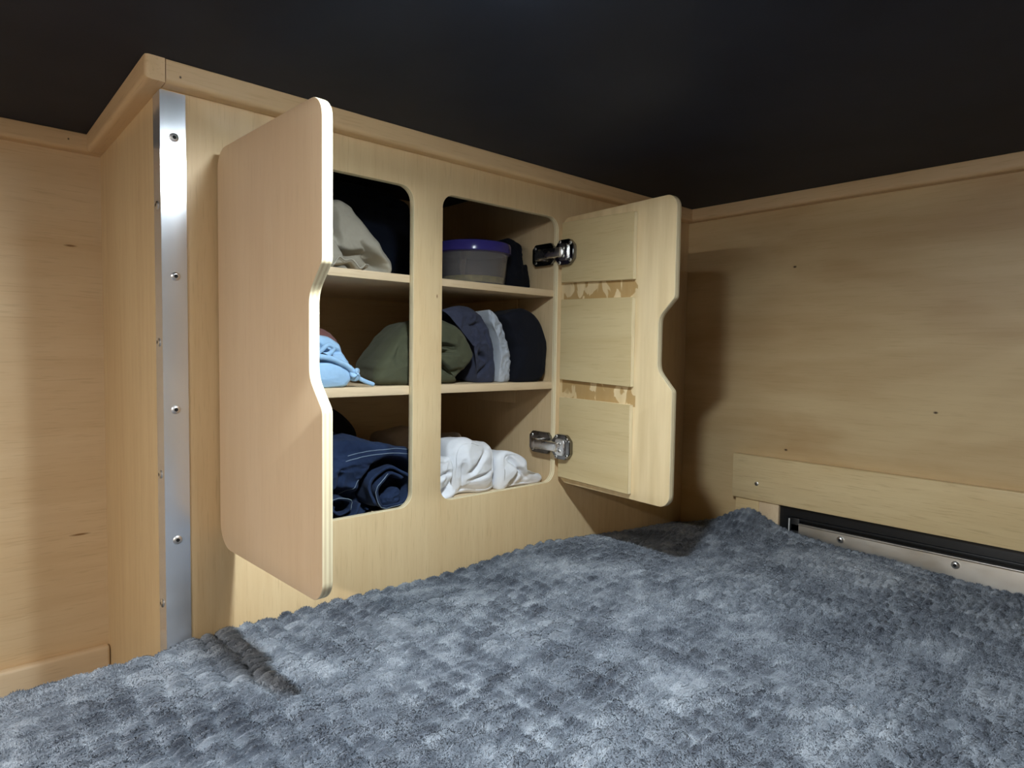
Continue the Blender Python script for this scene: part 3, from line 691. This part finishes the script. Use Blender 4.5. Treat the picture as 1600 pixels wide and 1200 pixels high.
def spiral_roll(name, cx, cz, r0, r1, turns, y0, y1, th, seed, a0=0.0, sq=1.0):
    n = int(turns*40); ny = 26; verts = []; faces = []
    ang = np.linspace(0, turns*2*math.pi, n); rad = r0+(r1-r0)*ang/ang[-1]
    for j in range(ny):
        t = j/(ny-1); y = y0+(y1-y0)*t
        for side in (0, 1):
            rr = rad+(th if side else 0)
            for a, r in zip(ang, rr):
                w_ = 1+0.06*math.sin(a*2.3+seed)+0.05*math.sin(a*5.1+seed*2+t*4)
                verts.append((cx+r*w_*math.cos(a+a0), y+0.003*math.sin(a*1.7+seed)*(1-t), max(cz+r*w_*sq*math.sin(a+a0), CFLOOR+0.0006+(0 if side else 0.0008))))
    idx = lambda j, s, k: (j*2+s)*n+k
    for j in range(ny-1):
        for k in range(n-1):
            faces.append((idx(j, 1, k), idx(j, 1, k+1), idx(j+1, 1, k+1), idx(j+1, 1, k)))
            faces.append((idx(j, 0, k+1), idx(j, 0, k), idx(j+1, 0, k), idx(j+1, 0, k+1)))
        faces.append((idx(j, 0, 0), idx(j, 1, 0), idx(j+1, 1, 0), idx(j+1, 0, 0)))
        faces.append((idx(j, 1, n-1), idx(j, 0, n-1), idx(j+1, 0, n-1), idx(j+1, 1, n-1)))
    for k in range(n-1):
        faces.append((idx(0, 0, k), idx(0, 0, k+1), idx(0, 1, k+1), idx(0, 1, k)))
        faces.append((idx(ny-1, 0, k+1), idx(ny-1, 0, k), idx(ny-1, 1, k), idx(ny-1, 1, k+1)))
    o = raw(name, verts, faces, F_DENIM, J, True); local(o, J)
    return o, [verts[idx(0, 1, k)] for k in range(0, n, 2)]
o, e1 = spiral_roll('rolled_leg', 0.3160, -0.2010, 0.020, 0.0350, 1.5, 0.018, 0.070, 0.0042, 1.0, 0.6)
local(tube('hem_stitch', [(x, y-0.0006, z) for x, y, z in e1[4:20]], 0.0006, F_STITCH, J, 6), J)
local(bundle('inner_cuff', [(0.305, -0.226), (0.302, -0.214), (0.316, -0.208), (0.330, -0.202), (0.336, -0.212), (0.330, -0.226)], 0.022, 0.065, F_DENIM, J, wrinkle(0.003, 60, 71), 0.003, 0.006, CFLOOR), J)
o, e2 = spiral_roll('rolled_leg', 0.2300, -0.2170, 0.008, 0.0300, 1.6, 0.017, 0.060, 0.0040, 2.2, 2.6, 0.62)
local(tube('hem_stitch', [(x, y-0.0006, z) for x, y, z in e2[10:24]], 0.0006, F_STITCH, J, 6), J)
from mathutils.bvhtree import BVHTree
bvh_obj = [c for c in J.children if c.name.startswith('waist_fold')][0]
_bm = bmesh.new(); _bm.from_mesh(bvh_obj.data); _bvh = BVHTree.FromBMesh(_bm)
def seam(pts):
    out = []
    for (x, z) in pts:
        hit = _bvh.ray_cast(Vector((x, -0.1, z)), Vector((0, 1, 0)))
        if hit[0] is not None: out.append((hit[0].x, hit[0].y-0.0003, hit[0].z))
    if len(out) > 3: local(tube('seam_stitch', out, 0.0006, F_STITCH, J, 6), J)
seam([(x, -0.1400-1.5*(x-0.295)**2) for x in np.linspace(0.245, 0.352, 40)])
seam([(x, -0.1460-1.6*(x-0.295)**2) for x in np.linspace(0.240, 0.352, 40)])
seam([(0.218+0.044*t, -0.1985+0.018*t**4-0.006*math.sin(t*3.1)) for t in np.linspace(0, 1, 30)])
_bm.free()

def crump(amp, lam, seed, fine=0.3):
    def fn(p, u, n, T, P_):
        d = amp*crumple(p, lam, seed)+amp*fine*crumple(p, lam*0.4, seed+50)+amp*0.5*fbm(p/lam*0.8, seed)
        return p+n*d[..., None]
    return fn
def crumpf(amp, lam, seed, fine=0.35, side=0.25):
    def fn(p, n):
        d = amp*crumple(p, lam, seed, 4)+amp*fine*crumple(p, lam*0.45, seed+50)+amp*0.5*fbm(p/lam*0.7, seed)
        f = side+(1-side)*np.clip(-n[..., 1], 0, 1)
        return p+n*(d*f)[..., None]
    return fn
tag(lump('blush_cloth', 0.420, 0.520, 0.212, 0.310, CFLOOR, -0.142, F_PINKW, None, 0.8, 0.8, crump(0.010, 0.08, 3), 80, 60),
    'blush cream cloth crumpled at the back of the bottom cubby', 'cloth')
tag(bundle('white_cloth', [(0.4435, -0.1600), (0.4530, -0.1420), (0.4771, -0.1385), (0.5055, -0.1465), (0.5270, -0.1490), (0.5380, -0.1600), (0.5400, -0.1830), (0.5370, -0.2080), (0.5400, CFLOOR), (0.4745, CFLOOR), (0.4460, CFLOOR), (0.4440, -0.1926)], 0.028, 0.112, F_WHITE, None,
    creases([(0.47, -0.20, 0.515, -0.165, 0.012, 0.005), (0.475, -0.21, 0.53, -0.198, 0.008, 0.003), (0.462, -0.175, 0.468, -0.225, 0.010, 0.004)], crumpf(0.010, 0.075, 12)), 0.012, 0.016, CFLOOR, 60, 14),
    'tallest crumpled white cotton cloth, peaked in the middle of the heap', 'cloth')
tag(bundle('white_cloth', [(0.5430, -0.1800), (0.5560, -0.1680), (0.5818, -0.1740), (0.6040, -0.1890), (0.6180, -0.2145), (0.6460, -0.2190), (0.6470, CFLOOR), (0.5645, CFLOOR), (0.5440, CFLOOR), (0.5420, -0.2032)], 0.020, 0.108, F_WHITE, None,
    creases([(0.558, -0.178, 0.605, -0.220, 0.010, 0.004), (0.565, -0.235, 0.585, -0.205, 0.012, 0.005)], crumpf(0.008, 0.065, 23)), 0.010, 0.012, CFLOOR, 60, 14),
    'low crumpled white cloth with a square corner next to the lower hinge', 'cloth')
tag(bundle('white_cloth', [(0.390, -0.1700), (0.4221, -0.1666), (0.4360, -0.1680), (0.4390, -0.1921), (0.4350, -0.2100), (0.4400, CFLOOR), (0.390, CFLOOR)], 0.018, 0.100, F_WHITE, None,
    creases([(0.40, -0.195, 0.436, -0.190, 0.010, 0.004), (0.41, -0.232, 0.435, -0.205, 0.014, 0.006)], crumpf(0.007, 0.05, 31)), 0.008, 0.012, CFLOOR, 50, 14),
    'small crumpled white cloth against the centre stile of the cabinet', 'cloth')
tag(bundle('cream_cloth', [(0.462, CFLOOR), (0.4671, -0.1990), (0.4810, -0.1794), (0.5038, -0.1576), (0.5124, -0.1488), (0.5200, -0.1589), (0.5302, -0.1430), (0.5420, -0.1600), (0.5865, -0.1770), (0.6140, -0.1950), (0.620, CFLOOR)], 0.124, 0.205, F_PINKW, None, crumpf(0.007, 0.06, 41), 0.008, 0.012, CFLOOR, 40, 12),
    'cream cloth with two thin peaks behind the heap of white cloths', 'cloth')

# ------------------------------------------------------------------ bed with plush blanket
def blanket_mat():
    m, nt, b = new_mat('plush_grey')
    at = N(nt, 'ShaderNodeAttribute', attribute_name='nap_shading')  # base colour carries the light and dark of the leaning fibres
    n1 = N(nt, 'ShaderNodeTexNoise', Scale=1.0, Detail=4.0, Roughness=0.6); L(nt, coords(nt, (90, 160, 90)), n1.inputs['Vector'])
    n3 = N(nt, 'ShaderNodeTexNoise', Scale=1.0, Detail=4.0, Roughness=0.7); L(nt, coords(nt, (420, 620, 420)), n3.inputs['Vector'])
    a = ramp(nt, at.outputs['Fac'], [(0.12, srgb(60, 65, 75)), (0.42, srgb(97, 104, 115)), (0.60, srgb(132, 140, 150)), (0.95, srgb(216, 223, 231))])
    c = ramp(nt, n1.outputs['Fac'], [(0.3, (0.66, 0.66, 0.67)), (0.68, (1.0, 1.0, 1.0))])
    f = ramp(nt, n3.outputs['Fac'], [(0.32, (0.70, 0.70, 0.71)), (0.66, (1.0, 1.0, 1.0))])
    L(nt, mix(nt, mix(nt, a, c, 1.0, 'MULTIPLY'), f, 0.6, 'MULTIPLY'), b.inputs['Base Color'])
    b.inputs['Roughness'].default_value = 0.85; b.inputs['Sheen Weight'].default_value = 0.5; b.inputs['Sheen Roughness'].default_value = 0.4
    b.inputs['Sheen Tint'].default_value = (0.8, 0.88, 1.0, 1); b.inputs['Specular IOR Level'].default_value = 0.1
    bump(nt, b, n3.outputs['Fac'], 0.8, 0.003)
    return m
MBED = blanket_mat()
BX0, BX1, BY0, BY1, BZ = -1.25, W-0.0206, -1.45, -0.0015, -0.3375
def axis_pts(lo, hi, f0, f1, fine, coarse):
    a = list(np.arange(lo, f0, coarse))+list(np.arange(f0, f1, fine))+list(np.arange(f1, hi, coarse))+[hi]
    return np.array(sorted(set(np.round(a, 5))))
gx = axis_pts(BX0, BX1, -0.42, BX1, 0.0034, 0.02); gy = axis_pts(BY0, BY1, -0.86, BY1, 0.0024, 0.02)
X, Y = np.meshgrid(gx, gy, indexing='ij')
P3 = np.stack([X, Y, 0*X], -1)
xw = X+0.007*vnoise(P3*9, 1)+0.0045*vnoise(P3*38, 2)+0.0018*vnoise(P3*110, 12); yw = Y+0.008*vnoise(P3*9, 3)+0.0042*vnoise(P3*40, 4)+0.0016*vnoise(P3*120, 13)
cwid, cp = 0.0255, 0.0128
I64 = lambda q_: q_.astype(np.int64)
ci = np.floor(xw/cwid); fx = xw/cwid-ci; off = _h(I64(ci), 0*I64(ci), 0*I64(ci), 5)
yy = yw/cp+off; cj = np.floor(yy); fy = yy-cj
tuft = (np.clip(np.sin(np.pi*fx), 0, 1)**0.45)*(np.clip(np.sin(np.pi*fy), 0, 1)**0.6)
rnd = _h(I64(ci), I64(cj), 0*I64(ci), 9)
worn = np.clip(0.85+0.7*fbm(P3*6, 30, 2), 0.4, 1.15)        # flattened and raised patches of the pile
Z = BZ + 0.0085*(tuft-0.75)*(0.65+0.6*rnd)*worn + 0.006*vnoise(P3*5, 6)+0.0010*fbm(P3*70, 8, 2)
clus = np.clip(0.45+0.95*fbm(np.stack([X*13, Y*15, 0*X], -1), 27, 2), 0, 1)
NAP_SHADING = 0.66-0.52*np.clip(tuft-0.25, 0, 1)*clus*(0.35+1.1*rnd)+0.13*fbm(np.stack([X*38, Y*64, 0*X], -1), 21, 4)+0.10*fbm(np.stack([X*5, Y*6, 0*X], -1), 37, 2)  # play of light on the tufts, painted in as lighter and darker colour
Z += -0.030*np.exp(-((X-1.04)/0.20)**2-((Y-0.0)/0.10)**2)                 # sags into the far corner
Z += 0.030*np.exp(-((X-1.03)/0.045)**2-((Y+0.185)/0.050)**2)               # folded lump by the board
Z += -0.009*np.clip((-Y-0.24)/0.12, 0, 1)*np.clip((X-0.80)/0.2, 0, 1)
def edge(d, r):      # rounded drop at the borders
    d = np.clip(d, 0, r); return r-np.sqrt(np.clip(r*r-(r-d)**2, 0, None))
Z -= edge(BY1-Y, 0.010+0.020*(X < 0.0)); Z -= edge(X-BX0, 0.04); Z -= edge(Y-BY0, 0.04); Z -= edge(BX1-X, 0.010)
nx, ny = X.shape
verts = np.stack([X, Y, Z], -1).reshape(-1, 3).tolist(); faces = []
base = len(verts)
ids = np.arange(nx*ny).reshape(nx, ny)
q = np.stack([ids[:-1, :-1], ids[1:, :-1], ids[1:, 1:], ids[:-1, 1:]], -1).reshape(-1, 4).tolist()
rim = list(ids[:, 0])+list(ids[-1, 1:])+list(ids[-2::-1, -1])+list(ids[0, -2:0:-1])
for r_ in rim: verts.append((verts[r_][0], verts[r_][1], FLOOR))
m_ = len(rim)
for i in range(m_): q.append((int(rim[(i+1) % m_]), int(rim[i]), base+i, base+(i+1) % m_))
q.append(tuple(base+i for i in range(m_)))
bed = raw('plush_blanket', verts, q, MBED, None, True)
at = bed.data.attributes.new('nap_shading', 'FLOAT', 'POINT'); nv_ = np.full(len(bed.data.vertices), 0.5); nv_[:base] = NAP_SHADING.reshape(-1); at.data.foreach_set('value', nv_)
tag(bed, 'blue-grey tufted plush blanket spread over the bed', 'blanket')

# plush pile: short fibres standing on the tufts, leaning with the nap
def pile(count, x0, x1, y0, y1, seed):
    rng = np.random.RandomState(seed)
    px = x0+(x1-x0)*rng.rand(count); py = y0+(y1-y0)*rng.rand(count)
    ix = np.clip(np.searchsorted(gx, px)-1, 0, nx-2); iy = np.clip(np.searchsorted(gy, py)-1, 0, ny-2)
    tx = (px-gx[ix])/(gx[ix+1]-gx[ix]); ty = (py-gy[iy])/(gy[iy+1]-gy[iy])
    bil = lambda A: (A[ix, iy]*(1-tx)*(1-ty)+A[ix+1, iy]*tx*(1-ty)+A[ix, iy+1]*(1-tx)*ty+A[ix+1, iy+1]*tx*ty)
    pz = bil(Z); nap_shading = bil(NAP_SHADING)
    dzx = np.gradient(Z, gx, axis=0); dzy = np.gradient(Z, gy, axis=1)
    n = np.stack([-bil(dzx), -bil(dzy), np.ones(count)], -1); n /= np.linalg.norm(n, axis=-1, keepdims=True)
    q3 = np.stack([px, py, 0*px], -1)
    lx = 0.9*vnoise(q3*np.array([34, 60, 1]), 61)+0.5*vnoise(q3*8, 63)+0.25*rng.normal(size=count); ly = 0.9*vnoise(q3*np.array([34, 60, 1]), 62)+0.5*vnoise(q3*8, 64)-0.25+0.35*rng.normal(size=count)
    lean = np.stack([lx, ly, 0*lx], -1)
    d = n*0.75+lean*0.75; d /= np.linalg.norm(d, axis=-1, keepdims=True)
    ln = 0.0017+0.0017*rng.rand(count)
    side = np.cross(d, n); side /= np.linalg.norm(side, axis=-1, keepdims=True)+1e-9
    base_ = np.stack([px, py, pz-0.0006], -1); wv = 0.00050+0.0003*rng.rand(count)
    v = np.empty((count, 3, 3)); v[:, 0] = base_-side*wv[:, None]; v[:, 1] = base_+side*wv[:, None]; v[:, 2] = base_+d*ln[:, None]
    v[..., 0] = np.minimum(v[..., 0], BX1); v[..., 1] = np.minimum(v[..., 1], -0.0004)
    me = bpy.data.meshes.new('pile'); me.vertices.add(count*3); me.loops.add(count*3); me.polygons.add(count)
    me.vertices.foreach_set('co', v.reshape(-1)); me.loops.foreach_set('vertex_index', np.arange(count*3, dtype=np.int32))
    me.polygons.foreach_set('loop_start', np.arange(0, count*3, 3, dtype=np.int32))
    at_ = me.attributes.new('nap_shading', 'FLOAT', 'POINT'); nn = np.repeat(nap_shading+0.10*rng.normal(size=count), 3); at_.data.foreach_set('value', nn.astype(np.float32))
    me.materials.append(MBED); me.update(); me.validate()
    o_ = bpy.data.objects.new('pile', me); COL.objects.link(o_); o_.parent = bed; o_['kind'] = 'stuff'; return o_
pile(620000, -0.36, BX1-0.001, -0.86, -0.002, 77)
